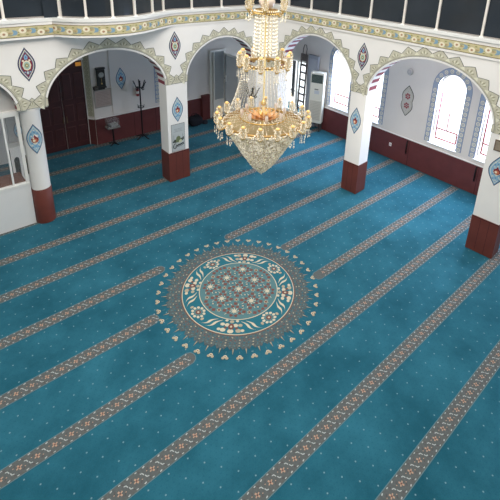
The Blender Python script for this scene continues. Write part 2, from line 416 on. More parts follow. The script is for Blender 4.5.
# painted almond motifs
def almond(w, h, n=14):
    L = []
    for k in range(n+1):
        f = k/n; L.append((w*math.sin(PI*f)**1.12, h*(2*f-1)))
    return L+[(-x, z) for x, z in L[-2:0:-1]]
def motif(mp, u, z, w, h, parent, kind, name='painted_motif', d0=.004):
    mb = MB()
    def P(pts, lay, m, su=1): mb.face([mp(u+a, z+b, d0+.0025*lay) for a, b in pts], m)
    ell = lambda a, b, ox=0, oy=0, n=12: [(ox+a*math.cos(2*PI*k/n), oy+b*math.sin(2*PI*k/n)) for k in range(n)]
    W, H = w/2, h/2
    if kind == 'red':
        P(almond(W, H), 0, NAVY); P(almond(W*.84, H*.87), 1, FLOWW); P(almond(W*.76, H*.8), 2, MBLUE); P(almond(W*.68, H*.74), 3, CRIM)
        P(ell(W*.5, H*.3, 0, -.04*H, 8), 4, FLOWW); P(ell(W*.36, H*.22, 0, -.04*H), 5, SAGEL); P(ell(W*.22, H*.13, 0, -.04*H, 8), 6, LEAFG); P(ell(W*.08, H*.05, 0, -.04*H, 8), 7, FLOWW)
        P([(0, .62*H), (W*.22, .45*H), (W*.16, .3*H), (-W*.16, .3*H), (-W*.22, .45*H)], 4, LBLUE); P(ell(W*.1, H*.07, 0, .43*H, 8), 5, MBLUE)
        for sx in (-1, 1): P(ell(W*.13, H*.06, sx*W*.36, .24*H, 8), 4, FLOWW); P(ell(W*.08, H*.05, sx*W*.28, -.42*H, 8), 4, LBLUE)
        P(ell(W*.16, H*.1, 0, -.47*H, 8), 4, LBLUE); P(ell(W*.07, H*.05, 0, -.47*H, 8), 5, FLOWW)
    elif kind == 'blue':
        P(almond(W, H), 0, NAVY); P(almond(W*.9, H*.92), 1, LBLUE); P(almond(W*.78, H*.82), 2, FLOWW); P(almond(W*.72, H*.77), 3, LBLUE)
        for i in range(-4, 5):
            for j in (-1, 0, 1):
                x, y = j*W*.34, i*H*.15+(.07*H if j else 0)
                if abs(x) < W*.68*math.sin(PI*(y/H+1)/2)**.85-.02: P(ell(W*.1, H*.035, x, y, 6), 4, MBLUE if (i+j) % 2 else FLOWW)
        P(ell(W*.44, H*.23, 0, -.04*H, 10), 5, FLOWW)
        P([(0, .3*H), (W*.14, .16*H), (W*.4, .06*H), (W*.38, -.1*H), (W*.2, -.22*H), (-W*.2, -.22*H), (-W*.38, -.1*H), (-W*.4, .06*H), (-W*.14, .16*H)], 6, CRIM)
        P(ell(W*.27, H*.13, 0, -.07*H, 10), 7, ORNG); P(ell(W*.15, H*.08, -.02, -.07*H, 8), 8, FLOWW)
    else:   # grey wall cartouche with two red roundels
        L = [(W*x, H*(2*f-1)) for f, x in ((0, 0), (.05, .22), (.12, .5), (.2, .78), (.28, .95), (.35, 1), (.43, .94), (.5, .86), (.57, .94), (.65, 1), (.72, .95), (.8, .78), (.88, .5), (.95, .22), (1, 0))]
        sh = L+[(-x, y) for x, y in L[-2:0:-1]]
        P(sh, 0, mat('cartouche_outline', s(74, 76, 72), .8)); P([(a*.9, b*.93) for a, b in sh], 1, mat('painted_cartouche', s(196, 192, 184), .8)); P([(a*.82, b*.86) for a, b in sh], 2, OLIVE); P([(a*.79, b*.84) for a, b in sh], 3, mat('painted_cartouche', s(196, 192, 184), .8))
        for sy in (.3, -.3):
            for k in range(6):
                a = k*PI/3+.3; P(ell(W*.16, H*.07, W*.3*math.cos(a), sy*H+H*.14*math.sin(a), 7), 4, VRED)
            P(ell(W*.1, H*.05, 0, sy*H, 7), 5, VRED)
        for k in range(8): P(ell(W*.06, H*.03, W*.55*math.cos(k*PI/4), H*.62*math.sin(k*PI/4), 6), 4, OLIVE)
    return mb.build(name, parent)
motif(mapL, 2.25, 4.19, .36, .80, arcL, 'red'); motif(mapL, 5.97, 4.24, .36, .82, arcL, 'red')
motif(mapR, 3.76, 4.24, .36, .80, arcR, 'red'); motif(mapR, 7.76, 4.24, .36, .80, arcR, 'red')

# columns
def column(name_label, mp, u0, u1, ztop, depth, kind='square'):
    root = thing('column', mp((u0+u1)/2, 0, -depth/2), name_label, 'column'); root['kind'] = 'structure'
    base = Vector(root.location)
    loc = lambda u, z, d: tuple(Vector(mp(u, z, d))-base)
    def prism(a, b, z0, z1, d0, d1, m, bev=0):
        mb = MB()
        c = [[loc(u, z, d) for u, d in ((a, d0), (b, d0), (b, d1), (a, d1))] for z in (z0, z1)]
        mb.grid(c, m, True, False); mb.face(c[1], m); mb.face(c[0][::-1], m); return mb
    prism(u0, u1, .97, ztop, 0, -depth, WHITE).build('shaft', root)
    d = prism(u0-.012, u1+.012, .012, .975, .012, -depth-.012, BROWN)
    for dd in (.0135,):
        for k in range(1, 3):
            uu = u0+(u1-u0)*k/3
            d.face([loc(uu-.004, .05, dd), loc(uu+.004, .05, dd), loc(uu+.004, .95, dd), loc(uu-.004, .95, dd)], MAROON_D)
        d.face([loc(u0-.012, .94, dd), loc(u1+.012, .94, dd), loc(u1+.012, .955, dd), loc(u0-.012, .955, dd)], MAROON_D)
    d.build('dado_cladding', root)
    return root, loc
cL1, locL1 = column('square white column with a framed poster, brown lower cladding', mapL, 5.65, 6.32, 3.125, TH)
motif(locL1, 5.98, 2.33, .36, .80, cL1, 'blue')
cR1, locR1 = column('square white column standing alone in front of the cooling unit window', mapR, 3.49, 4.02, 3.185, TH)
motif(locR1, 3.745, 2.33, .37, .84, cR1, 'blue')
cR2, locR2 = column('square white column nearest the camera at the right edge', mapR, 7.44, 8.07, 3.185, TH)
motif(locR2, 7.755, 2.30, .40, .78, cR2, 'blue')
cC, locC = column('white corner column behind the chandelier', mapL, 8.95, 9.9, 3.125, TH)
mb = MB(); p = [[tuple(Vector(mapR(u, z, d))-cC.location) for u, d in ((-.02, 0), (.55, 0), (.55, -TH), (-.02, -TH))] for z in (.97, 3.19)]
mb.grid(p, WHITE, True, False); mb.build('return_shaft', cC)
mb = MB(); p = [[tuple(Vector(mapR(u, z, d))-cC.location) for u, d in ((-.02, .012), (.562, .012), (.562, -TH), (-.02, -TH))] for z in (.012, .972)]
mb.grid(p, BROWN, True, False); mb.face(p[1], BROWN); mb.build('return_cladding', cC)
# round column on the left
cx2, cy2, r2 = 2.21, 4.79, .215
cL2 = thing('column', (cx2, cy2, 0), 'round white column with brown base beside the white glazed partition', 'column'); cL2['kind'] = 'structure'
mb = MB(); mb.lathe([(r2, .97), (r2, 3.0), (r2+.02, 3.04), (r2+.03, 3.12)], (0, 0, 0), WHITE, 40); mb.build('shaft', cL2)
mb = MB(); mb.lathe([(r2+.012, .012), (r2+.012, .965), (r2, .975)], (0, 0, 0), BROWN, 40); mb.build('dado_cladding', cL2)
def mapcyl(u, z, d):
    a = -PI/2-.10+u/r2; return ((r2+d)*math.cos(a), (r2+d)*math.sin(a), z)
motif(mapcyl, 0, 2.36, .36, .78, cL2, 'blue', d0=.012)

# ------------------------------------------------------------------ gallery parapets with painted friezes
def path_off(pts, d):
    out = []
    for i, p in enumerate(pts):
        a = Vector(pts[max(i-1, 0)]); b = Vector(pts[min(i+1, len(pts)-1)]); t = (b-a).normalized(); n = Vector((t.y, -t.x)) * (1)
        out.append(Vector(p)+n*d)
    return out
def smooth_path(pts, n=6):
    out = []
    for i in range(len(pts)-1):
        p0, p1, p2, p3 = [Vector(pts[min(max(j, 0), len(pts)-1)]) for j in (i-1, i, i+1, i+2)]
        for k in range(n):
            t = k/n; out.append(.5*((2*p1)+(p2-p0)*t+(2*p0-5*p1+4*p2-p3)*t*t+(3*p1-p0-3*p2+p3)*t**3))
    out.append(Vector(pts[-1])); return out
class Along:      # arc-length parametrised path; outward offset towards the hall
    def __init__(self, pts):
        self.p = [Vector(p) for p in pts]; self.s = [0]
        for a, b in zip(self.p, self.p[1:]): self.s.append(self.s[-1]+(b-a).length)
    def at(self, t):
        t = min(max(t, 0), self.s[-1])
        for i in range(len(self.p)-1):
            if t <= self.s[i+1] or i == len(self.p)-2:
                f = (t-self.s[i])/(self.s[i+1]-self.s[i]); d = (self.p[i+1]-self.p[i]).normalized()
                return self.p[i].lerp(self.p[i+1], f), Vector((d.y, -d.x))
    def map(self, t, z, d):
        p, n = self.at(t); return (p.x+n.x*d, p.y+n.y*d, z)
def parapet(pts, zb, zf0, zf1, zt, name, label, back=None):
    A = Along(pts); S = A.s[-1]; mb = MB()
    nrm = [Vector(A.at(t+1e-4)[1]) for t in A.s]
    def strip(z0, z1, d, m): mb.grid([[(p.x+n.x*d, p.y+n.y*d, z) for p, n in zip(A.p, nrm)] for z in (z0, z1)], m, False, False)
    def flat(z, d0, d1, m): mb.grid([[(p.x+n.x*d, p.y+n.y*d, z) for p, n in zip(A.p, nrm)] for d in (d0, d1)], m, False, False)
    strip(zb, zt-.07, .0, WHITE); strip(zt-.07, zt, .035, TRIMW); flat(zt, .035, -.5, TRIMW); flat(zt-.07, 0, .035, TRIMW)
    # soffit back to the wall
    if back is not None:
        mb.grid([[(p.x, p.y, zb) for p in A.p], [(p.x, max(back, p.y), zb) for p in A.p]], WHITE, False, False)
    else: flat(zb, 0, -.3, WHITE)
    w = struct(mb, name, label=label)
    fb = MB(); f = fb
    def fs(z0, z1, d, m): f.grid([[(p.x+n.x*d, p.y+n.y*d, z) for p, n in zip(A.p, nrm)] for z in (z0, z1)], m, False, False)
    fs(zf0, zf1, .006, FRZD); fs(zf0+.014, zf1-.014, .009, FRZ); H = zf1-zf0; zc = (zf0+zf1)/2
    T = .36; n = int(S/T)
    ell = lambda a, b, ox=0, oy=0, k=10: [(ox+a*math.cos(2*PI*i/k), oy+b*math.sin(2*PI*i/k)) for i in range(k)]
    def put(pts, t, z, lay, m): f.face([A.map(t+a, z+b, .011+.002*lay) for a, b in pts], m)
    for k in range(n):
        t = (k+.5)*T; up = 1 if k % 2 else -1
        put([(-.16, -.05*up), (-.05, .02*up), (.06, .05*up), (.17, .02*up), (.06, .03*up), (-.05, 0)], t, zc, 0, LEAFG)
        put(ell(.078, .066, 0, .03*up), t, zc, 1, FLOWW); put(ell(.03, .026, 0, .03*up, 8), t, zc, 2, FLOWC)
        for a in (-1, 1): put(ell(.03, .014, a*.085, -.06*up, 8), t, zc, 1, LEAFG)
        put([(-.03, -.06), (.06, -.045), (.085, .0), (.065, .045), (-.02, .065), (.005, 0)], t+T/2, zc+.01*up, 1, TULIP)
        put([(-.03, -.012), (.04, 0), (-.03, .012), (-.06, 0)], t+T/2-.05, zc+.01*up, 1, FLOWC)
        put(ell(.05, .022, -.09, .06*up, 8), t+T/2+.03, zc, 0, OLIVE)
    fb.build('painted_frieze', w)
    return w, A
PL = [(-1.9, 4.40), (.5, 4.36), (2.0, 4.40), (2.85, 4.40)]
PB = smooth_path([(2.86, 4.46), (3.05, 4.24), (3.3, 4.03), (3.7, 3.86), (4.05, 3.81), (4.4, 3.82), (4.75, 3.92), (5.1, 4.08), (5.4, 4.26), (5.7, 4.43), (5.95, 4.52), (6.25, 4.53)], 3)
pathL = PL+PB+[Vector((9.42, 4.53))]
pl_, AL = parapet(pathL, 4.79, 4.84, 5.08, 5.22, 'wall_gallery_left', 'white gallery parapet with ochre flower frieze and curved bulge', YL+.05)
pathR = [mapR(u, 0, .03)[:2] for u in (0, 3, 6, 9, 12.2)]
pr_, AR = parapet(pathR, 4.82, 4.88, 5.12, 5.27, 'wall_gallery_right', 'white gallery parapet with ochre flower frieze, straight right side')

# dark glazing above the parapets with white posts
def glazing(A, posts, zb, name, label, back=.16):
    root = thing(name, A.map(A.s[-1]/2, zb, -back), label, 'window'); root['kind'] = 'structure'; o = Vector(root.location)
    L = lambda t, z, d: tuple(Vector(A.map(t, z, d))-o)
    ts = [0]+posts+[A.s[-1]]
    for a, b in zip(ts, ts[1:]):
        mb = MB(); k = max(2, int((b-a)/.15)); rows = [[L(a+(b-a)*i/k, z, -back-.02) for i in range(k+1)] for z in (zb, zb+1.5)]
        mb.grid(rows, DARKGL, False, False); mb.build('pane', root)
    for t in posts:
        mb = MB(); c = L(t, zb+.75, -back); p, n = A.at(t)
        mb.box(c, (.05, .05, 1.5), POSTM, math.atan2(n.y, n.x)); mb.box((c[0], c[1], c[2]-.74), (.09, .09, .03), TRIMW, math.atan2(n.y, n.x)); mb.build('post', root)
    mb = MB(); k = 60
    mb.grid([[L(A.s[-1]*i/k, z, -back+.01) for i in range(k+1)] for z in (zb+.0, zb+.035)], mat('grey_sill_rail', s(150, 144, 138), .5), False, False); mb.build('bottom_rail', root)
def nearest(A, x, y):
    best = min((((A.at(A.s[-1]*i/800)[0]-Vector((x, y))).length, A.s[-1]*i/800) for i in range(801))); return best[1]
glazing(AL, sorted(nearest(AL, x, y) for x, y in [(1.95, 4.4), (2.97, 4.36), (3.46, 3.98), (4.04, 3.82), (4.66, 3.9), (5.3, 4.2), (5.72, 4.44), (6.6, 4.53), (7.62, 4.53), (8.62, 4.53)]), 5.22, 'window_1', 'dark gallery glazing with white posts on the left', .12)
glazing(AR, sorted(nearest(AR, x, y) for x, y in [(9.45, 3.75), (9.52, 2.85), (9.6, 1.78), (9.7, .76), (9.75, -.22), (9.8, -1.13), (9.9, -2.2), (9.97, -3.2)]), 5.27, 'window_2', 'dark gallery glazing with white posts on the right', .12)

# ------------------------------------------------------------------ outer walls
WIN_R = [(3.97, .46, 1.14, 3.05, .5), (2.52, .46, 1.14, 3.05, .5), (-.47, .46, 1.16, 3.08, .48), (-2.02, .46, 1.16, 3.08, .48), (-4.9, .46, 1.16, 3.08, .48)]
mb = MB(); wall_open(mb, mapWR, -9, 8.53, 0, 4.75, WIN_R+[(6.5, .68, .0, 2.6, .001)], .3, GREYW, 32)
wallR = struct(mb, 'wall_right_outer', label='outer wall with arched windows behind the right arcade')
WIN_L = [(7.88, .46, 1.14, 3.05, .5)]
mb = MB(); wall_open(mb, mapWL, 4.93, 13.0, 0, 4.75, WIN_L, .3, GREYW, 32)
wallL = struct(mb, 'wall_left_outer', label='outer wall with clock and framed panel behind the left arcade')
mb = MB(); mb.box((1.4, 8.93, 2.375), (6.82, .3, 4.75), GREYW); struct(mb, 'wall_left_recess')
SA = Vector((4.755, 8.77)); SD = Vector((.175, -.24)).normalized(); SN = Vector((SD.y, -SD.x)); SL = .297
mapS = lambda u, z, d: (SA.x+SD.x*u+SN.x*d, SA.y+SD.y*u+SN.y*d, z)
mb = MB(); mb.face([mapS(u, z, 0) for u, z in ((0, 0), (SL, 0), (SL, 4.75), (0, 4.75))], GREYW); mb.face([mapS(u, z, -.06) for u, z in ((0, 0), (0, 4.75), (SL, 4.75), (SL, 0))], GREYW); wallS = struct(mb, 'wall_splay')
# pier on the left outer wall
mb = MB(); mb.box((5.94, 8.5125, 2.88), (.74, .035, 3.74), GREYW); mb.build('pier', wallL)
motif(lambda u, z, d: mapWL(u, z, d+.035), 5.94, 2.33, .36, .82, wallL, 'blue')
motif(mapWR, 1.01, 2.3, .46, 1.1, wallR, 'cart')
# unseen upper storey: walls and open-centred roof, added to block low sky light
for nm, c, d in (('wall_upper_left', (2.4, 8.7, 7.0), (21, .3, 4.5)), ('wall_upper_right', (12.85, -1.7, 7.0), (.3, 20.5, 4.5)), ('wall_upper_back', (2.4, -11.9, 4.6), (21, .3, 9.2)), ('wall_upper_near', (-7.9, -1.7, 4.6), (.3, 20.5, 9.2))):
    mb = MB(); mb.box(c, d, GREYW); struct(mb, nm)
mb = MB()
for c, d in (((2.4, 6.8, 9.35), (21, 4.2, .2)), ((2.4, -9.4, 9.35), (21, 5.2, .2)), ((11.3, -1.1, 9.35), (3.4, 11.6, .2)), ((-5.0, -1.1, 9.35), (6.0, 11.6, .2))): mb.box(c, d, GREYW)
struct(mb, 'ceiling_upper')
# ceilings of the aisles
mb = MB(); mb.box((5.5, 6.95, 4.87), (15, 4.0, .24), mat('grey_ceiling', s(150, 146, 140), .9)); struct(mb, 'ceiling_left')
mb = MB(); mb.box((11.5, -2.2, 4.87), (3.0, 14.2, .24), GREYW); struct(mb, 'ceiling_right')

mb = MB(); mb.box((-4.9, -1.4, 5.1), (6.2, 21, .2), GREYW); mb.box((6, -9.6, 5.1), (15.6, 4.6, .2), GREYW); struct(mb, 'ceiling_near')  # unseen gallery slab, added to shade the near carpet
def border(mp, c, a, zb, zs, h, parent, w=.19):
    """painted blue scroll border round a window"""
    mb = MB(); n = 28
    inn = [(c-a, zb)]+arch_pts(c, a, zs, h, n)+[(c+a, zb)]
    out = [(c-a-w, zb)]+arch_pts(c, a+w, zs, h+w*1.1, n)+[(c+a+w, zb)]
    def band(f0, f1, d, m):
        for k in range(len(inn)-1):
            q = [tuple(Vector(inn[i]).lerp(Vector(out[i]), f)) for i, f in ((k, f0), (k+1, f0), (k+1, f1), (k, f1))]
            mb.face([mp(u, z, d) for u, z in q], m)
    band(0, 1, .004, mat('painted_border_edge', s(120, 136, 166), .8)); band(.08, .92, .006, BORDB)
    pts = []
    for sgn in (-1, 1):
        z = zb+.08
        while z < zs: pts.append((c+sgn*(a+w/2), z)); z += .17
    for k in range(1, 9):
        t = PI*k/9; pts.append((c-(a+w/2)*math.cos(t), zs+(h+w/2)*math.sin(t)))
    for i, (u, z) in enumerate(pts):
        for r, m, d in ((.062, FLOWW, .008), (.04, BORDB, .0095), (.018, FLOWW, .011)):
            mb.face([mp(u+r*math.cos(k*PI/4), z+r*1.1*math.sin(k*PI/4), d) for k in range(8)], m)
    mb.build('painted_window_border', parent)
win_no = [3]
def window(mp, c, a, zb, zs, h, parent, label, tall=True):
    border(mp, c, a, zb, zs, h, parent)
    root = thing('window_%d' % win_no[0], mp(c, zb, -.15), label, 'window'); win_no[0] += 1; root['kind'] = 'structure'; o = Vector(root.location)
    L = lambda u, z, d: tuple(Vector(mp(u, z, d))-o)
    fr = MB(); n = 24
    inn = [(c-a+.04, zb+.04)]+arch_pts(c, a-.04, zs, h-.04, n)+[(c+a-.04, zb+.04), (c-a+.04, zb+.04)]
    out = [(c-a, zb)]+arch_pts(c, a, zs, h, n)+[(c+a, zb), (c-a, zb)]
    for d in (-.14, -.17):
        for k in range(len(inn)-1): fr.face([L(*q, d) for q in (inn[k], inn[k+1], out[k+1], out[k])], TRIMW)
    for k in range(len(inn)-1): fr.face([L(*inn[k], -.14), L(*inn[k+1], -.14), L(*inn[k+1], -.17), L(*inn[k], -.17)], TRIMW)
    fr.build('frame', root)
    bars = MB()
    def bar(u0, z0, u1, z1, w=.018):
        du, dz = u1-u0, z1-z0; l = math.hypot(du, dz); nu, nz = -dz/l*w, du/l*w
        for d, in ((-.135,), (-.16,)): bars.face([L(u0+nu, z0+nz, d), L(u1+nu, z1+nz, d), L(u1-nu, z1-nz, d), L(u0-nu, z0-nz, d)], REDF)
        bars.face([L(u0+nu, z0+nz, -.135), L(u1+nu, z1+nz, -.135), L(u1+nu, z1+nz, -.16), L(u0+nu, z0+nz, -.16)], REDF)
    x0, x1, z0 = c-a+.1, c+a-.1, zb+.16
    bar(x0, z0, x1, z0); bar(x0, z0+.34, x1, z0+.34); bar(x0, z0, x0, z0+.34); bar(x1, z0, x1, z0+.34); 
    if tall: bar(c, z0+.34, c, z0+.95, .012)
    
    if tall: bar(x1, z0+.34, x1, zs-.2, .02)
    bars.build('red_bar_frame', root)
    hp = MB(); q_ = [pt for pt in arch_pts(c, a-.03, zs, h-.03, n) if pt[1] > zs+.12]; hp.face([L(*pt, -.15) for pt in q_], HEAD_GLOW); hp.build('head_glow_pane', root)  # tinted sheet standing for warm glow in the arch head
    pn = MB(); pn.face([L(*q, -.155) for q in out[:-1]], PANE); pn.build('pane', root)
    sl = MB(); sl.box(L(c, zb-.012, .0), (.12, 2*a+.1, .025) if mp is mapWR else (2*a+.1, .12, .025), TRIMW); sl.build('sill', root)
labs = ['arched window with blue painted border beside the cooling unit', 'arched window with blue border just behind the lone column', 'large arched window between cartouche and column, fully visible', 'arched window half hidden by the column at the right edge', 'arched window beyond the right edge column']
for wv, lb in zip(WIN_R, labs): window(mapWR, *wv, wallR, lb, lb != labs[0])
PANE_SAVE = PANE; PANE = FROST  # smoked pane swapped in to cut daylight into the left aisle
window(mapWL, *WIN_L[0], wallL, 'arched window with blue border behind the poster column')

PANE = PANE_SAVE
# glazed exit next to the ladder (bright doorway)
root = thing('door_1', (RY+.15, 6.5, 0), 'bright glazed double exit door behind the ladder', 'door'); root['kind'] = 'structure'
for c in (-.34, .34):
    mb = MB()
    for dy, dz, sy, sz in ((-.31, 1.3, .06, 2.56), (.31, 1.3, .06, 2.56), (0, .12, .56, .2), (0, 2.54, .56, .08), (0, 1.15, .56, .05)): mb.box((0, c+dy, dz), (.05, sy, sz), TRIMW)
    lf = mb.build('door_leaf', root)
    mb = MB(); mb.face([(.01, c-.28, .2), (.01, c+.28, .2), (.01, c+.28, 2.5), (.01, c-.28, 2.5)], PANE); mb.build('pane', lf)
mb = MB(); mb.box((-.22, .02, 1.75), (.05, .16, 1.6), mat('grey_curtain', s(120, 118, 116), .9, bump=.5, scale=12)); mb.build('curtain_strip', root)
mb = MB(); mb.box((12.62, 5.38, 1.5), (.1, .54, 3.0), mat('blue_grey_panel', s(168, 172, 182), .6)); 
mb.box((12.565, 5.38, 1.5), (.02, .42, 2.7), mat('blue_grey_panel_light', s(182, 186, 194), .6))
struct(mb, 'door_2', label='tall blue grey door panel between ladder and cooling unit')

# dados
def dado(mp, u0, u1, name, seams, label, h=.97):
    mb = MB()
    c = [[mp(u, z, d) for u, d in ((u0, .035), (u1, .035))] for z in (.01, h)]
    mb.grid(c, MAROON, False, False); mb.face([mp(u0, h, .035), mp(u1, h, .035), mp(u1, h, -.01), mp(u0, h, -.01)], MAROON)
    for u in (u0, u1): mb.face([mp(u, .01, .035), mp(u, h, .035), mp(u, h, -.01), mp(u, .01, -.01)], MAROON)
    for u in seams: mb.face([mp(u-.008, .02, .037), mp(u+.008, .02, .037), mp(u+.008, h-.01, .037), mp(u-.008, h-.01, .037)], MAROON_D)
    mb.face([mp(u0, h, .036), mp(u1, h, .036), mp(u1, h+.03, .036), mp(u0, h+.03, .036)], TRIMW); mb.face([mp(u0, h+.03, .036), mp(u1, h+.03, .036), mp(u1, h+.03, -.01), mp(u0, h+.03, -.01)], TRIMW)
    return struct(mb, name, label=label)
dr = dado(mapWR, -8.8, 4.95, 'baseboard_right', [-7, -5.3, -3.4, -1.78, .66, 2.3, 3.4], 'maroon dado panelling under the right windows')
for y in (.73, -1.71):
    mb = MB(); mb.tube([(RY-.04, y, .93), (RY-.085, y, .9), (RY-.085, y, .48), (RY-.04, y, .45)], .022, BLACKM); mb.build('pull_handle', dr)
dl = dado(mapWL, 4.93, 9.62, 'baseboard_left', [6.33, 7.2, 8.1, 9.2], 'maroon dado panelling under the clock and coat stand')
mb = MB(); mb.box((9.42, 8.44, .55), (.36, .13, 1.08), MAROON, bev=.006); mb.build('dado_return', dl)
# green scroll band beside the door
mb = MB(); 
mb.face([mapS(u, z, .004) for u, z in ((.04, 1.08), (.27, 1.08), (.27, 3.4), (.04, 3.4))], OLIVE); mb.face([mapS(u, z, .006) for u, z in ((.055, 1.1), (.255, 1.1), (.255, 3.39), (.055, 3.39))], BAND)
for k in range(15):
    z = 1.18+k*.15
    for r, m, d in ((.07, OLIVE, .008), (.045, BAND, .0095), (.02, OLIVE, .011)): mb.face([mapS(.155+r*math.cos(i*PI/4), z+r*math.sin(i*PI/4), d) for i in range(8)], m)
mb.build('painted_scroll_band', wallS)
dado(mapS, .02, SL-.01, 'baseboard_splay', [], 'narrow maroon dado beside the dark door')

# dark double door in the recess
root = thing('door_3', (4.0, 8.77, 0), 'dark maroon panelled double door with white jamb behind round column', 'door'); root['kind'] = 'structure'
for i, (x0, x1) in enumerate(((-.78, -.012), (.0, .745))):
    mb = MB(); w = x1-x0; cx = (x0+x1)/2
    mb.box((cx, -.0, 1.45), (w-.01, .06, 2.88), DOORM)
    for zc, hh in ((.5, .62), (1.3, .62), (2.25, .9)):
        for pc in (-.18, .18): mb.box((cx+pc, -.035, zc), (.27, .03, hh), mat('door_edge_highlight', s(98, 58, 56), .45), bev=.012); mb.box((cx+pc, -.052, zc), (.225, .01, hh-.05), DOORM)  # lighter panel edges paint in the bevel highlight
    lf = mb.build('door_leaf', root)
    mb = MB(); hx = -.05 if i == 0 else .06; mb.box((hx, -.07, 1.1), (.03, .03, .24), mat('dull_brass', s(120, 96, 70), .4, .6), bev=.006); mb.build('handle', lf)
mb = MB(); mb.box((.755, -.0, 1.55), (.03, .12, 3.1), TRIMW); mb.box((-.81, 0, 1.55), (.05, .14, 3.1), TRIMW); mb.box((-.02, 0, 3.14), (1.64, .14, .06), TRIMW); mb.build('jamb', root)
mb = MB(); mb.box((.0, 0, 3.0), (1.5, .05, .22), DOORM); mb.build('transom', root)
mb = MB(); mb.box((.63, -.04, 2.98), (.18, .04, .13), mat('amber_lamp', s(220, 150, 60), .4, emit=.3), bev=.01); mb.build('lamp_cover', root)

# ------------------------------------------------------------------ left glazed partition
root = thing('wall_partition', (1.0, 4.8, 0), 'white low partition with glazed upper part beside the round column', 'partition'); root['kind'] = 'structure'
mb = MB(); mb.box((-.7, 0, .575), (3.34, .09, 1.13), WHITE_L); mb.build('low_panel', root)
mb = MB()
for x, w in ((.93, .07), (.63, .035), (-.45, .06), (-1.4, .06)): mb.box((x, 0, 2.08), (w, .08, 1.9), TRIMW)
mb.box((-.7, 0, 3.02), (3.34, .1, .12), TRIMW); mb.box((-.7, -.0, 1.16), (3.34, .12, .06), TRIMW); mb.build('frame', root)
for x0, x1 in ((.65, .87), (-.42, .61)):
    mb = MB(); mb.face([(x0, 0, 1.18), (x1, 0, 1.18), (x1, 0, 2.97), (x0, 0, 2.97)], PANE); mb.build('pane', root)
mb = MB(); mb.face([(-2.3, .05, 3.05), (.95, .05, 3.05), (.95, .05, 4.4), (-2.3, .05, 4.4)], mat('grey_transom_panel', s(196, 194, 190), .6)); mb.build('upper_panel', root)
mb = MB(); mb.box((-.7, .34, 1.19), (3.2, .56, .05), mat('brown_inner_shelf', s(112, 72, 56), .5, var=.2)); mb.build('inner_ledge', root)
# screen wall and niche bench inside the glazed room
mb = MB(); mb.box((2.13, 6.3, 1.55), (.42, .08, 3.1), mat('dim_grey_wall', s(176, 174, 170), .8)); w_in = struct(mb, 'wall_inner', label='short grey wall inside the glazed room')
motif(lambda u, z, d: (u, 6.26-d, z), 2.16, 2.02, .2, .55, w_in, 'blue')
t = thing('niche_bench', (1.75, 5.95, 0), 'white bench with arched openings seen through the partition glass', 'bench')
mb = MB(); mpn = lambda u, z, d: (u, -d, z)
wall_open(mb, mpn, .1, .6, .0, 1.66, [(.22, .065, .8, 1.3, .1), (.42, .065, .8, 1.3, .1)], .05, WHITE_L, 12)
mb.build('arched_front', t)
mb = MB(); mb.box((.35, .14, 1.68), (.56, .34, .04), TRIMW); mb.build('bench_top', t)
mb = MB(); mb.box((.35, .2, .8), (.48, .02, 1.5), mat('niche_shadow', s(60, 60, 58), .9)); mb.build('niche_shade_board', t)  # dark board paints the shade inside the bench arches

# ------------------------------------------------------------------ glass vestibule in the far corner
root = thing('wall_vestibule', (10.4, 8.45, 0), 'white framed vestibule of smoked glass panels behind the left arch', 'partition'); root['kind'] = 'structure'
# front leaf
mb = MB()
for x, w in ((-.71, .06), (-.55, .06), (-.02, .07)): mb.box((x, 0, 1.46), (w, .06, 2.92), TRIMW)
mb.box((-.29, 0, .36), (.48, .05, .7), WHITE_L); mb.box((-.36, 0, 2.9), (.76, .07, .08), TRIMW); mb.box((-.29, 0, .74), (.48, .06, .06), TRIMW); mb.build('door_frame', root)
mb = MB(); mb.face([(-.52, 0, .76), (-.05, 0, .76), (-.05, 0, 2.87), (-.52, 0, 2.87)], FROST); mb.build('pane', root)
mb = MB()
for y in (0, -1.0, -1.95): mb.box((0, y, 1.36), (.06, .06, 2.72), TRIMW)
mb.box((0, -.98, 2.72), (.06, 2.0, .06), TRIMW); mb.box((0, -.98, .25), (.05, 1.9, .46), WHITE_L); mb.build('side_frame', root)
for y0, y1 in ((-.04, -.97), (-1.03, -1.92)):
    mb = MB(); mb.face([(0, y0, .48), (0, y1, .48), (0, y1, 2.69), (0, y0, 2.69)], FROST); mb.build('pane', root)
mb = MB(); mb.box((10.36, 8.38, 1.68), (.006, .2, .27), mat('white_paper', s(250, 250, 248), .8)); o = mb.build('paper_notice', label='white paper notice taped to the smoked vestibule glass', category='notice')
mb = MB(); mb.box((10.3555, 8.38, 1.68), (.003, .07, .1), mat('grey_print', s(150, 156, 160), .8)); mb.build('printed_square', o)

# ------------------------------------------------------------------ things on the left outer wall
t = thing('wall_clock', (5.24, LX-.01, 2.08), 'dark wooden pendulum clock hanging above the framed panel', 'clock')
mb = MB(); DKW = mat('clock_wood', s(40, 34, 30), .4, var=.2, scale=10)
mb.box((0, -.05, .37), (.27, .1, .62), DKW, bev=.01); mb.box((0, -.055, .72), (.31, .12, .06), DKW, bev=.012); mb.box((0, -.055, .05), (.31, .12, .06), DKW, bev=.012); mb.box((0, -.05, .0), (.2, .09, .06), DKW, bev=.01); mb.build('case', t)
def yface(mb, pts, y, m): mb.face([(a, y, b) for a, b in pts], m)
cir = lambda r, ox, oz, n=20: [(ox+r*math.cos(2*PI*k/n), oz+r*math.sin(2*PI*k/n)) for k in range(n)]
mb = MB(); yface(mb, cir(.105, 0, .5), -.102, mat('clock_ring', s(90, 84, 76), .4)); yface(mb, cir(.09, 0, .5), -.104, mat('clock_dial', s(176, 174, 166), .5))
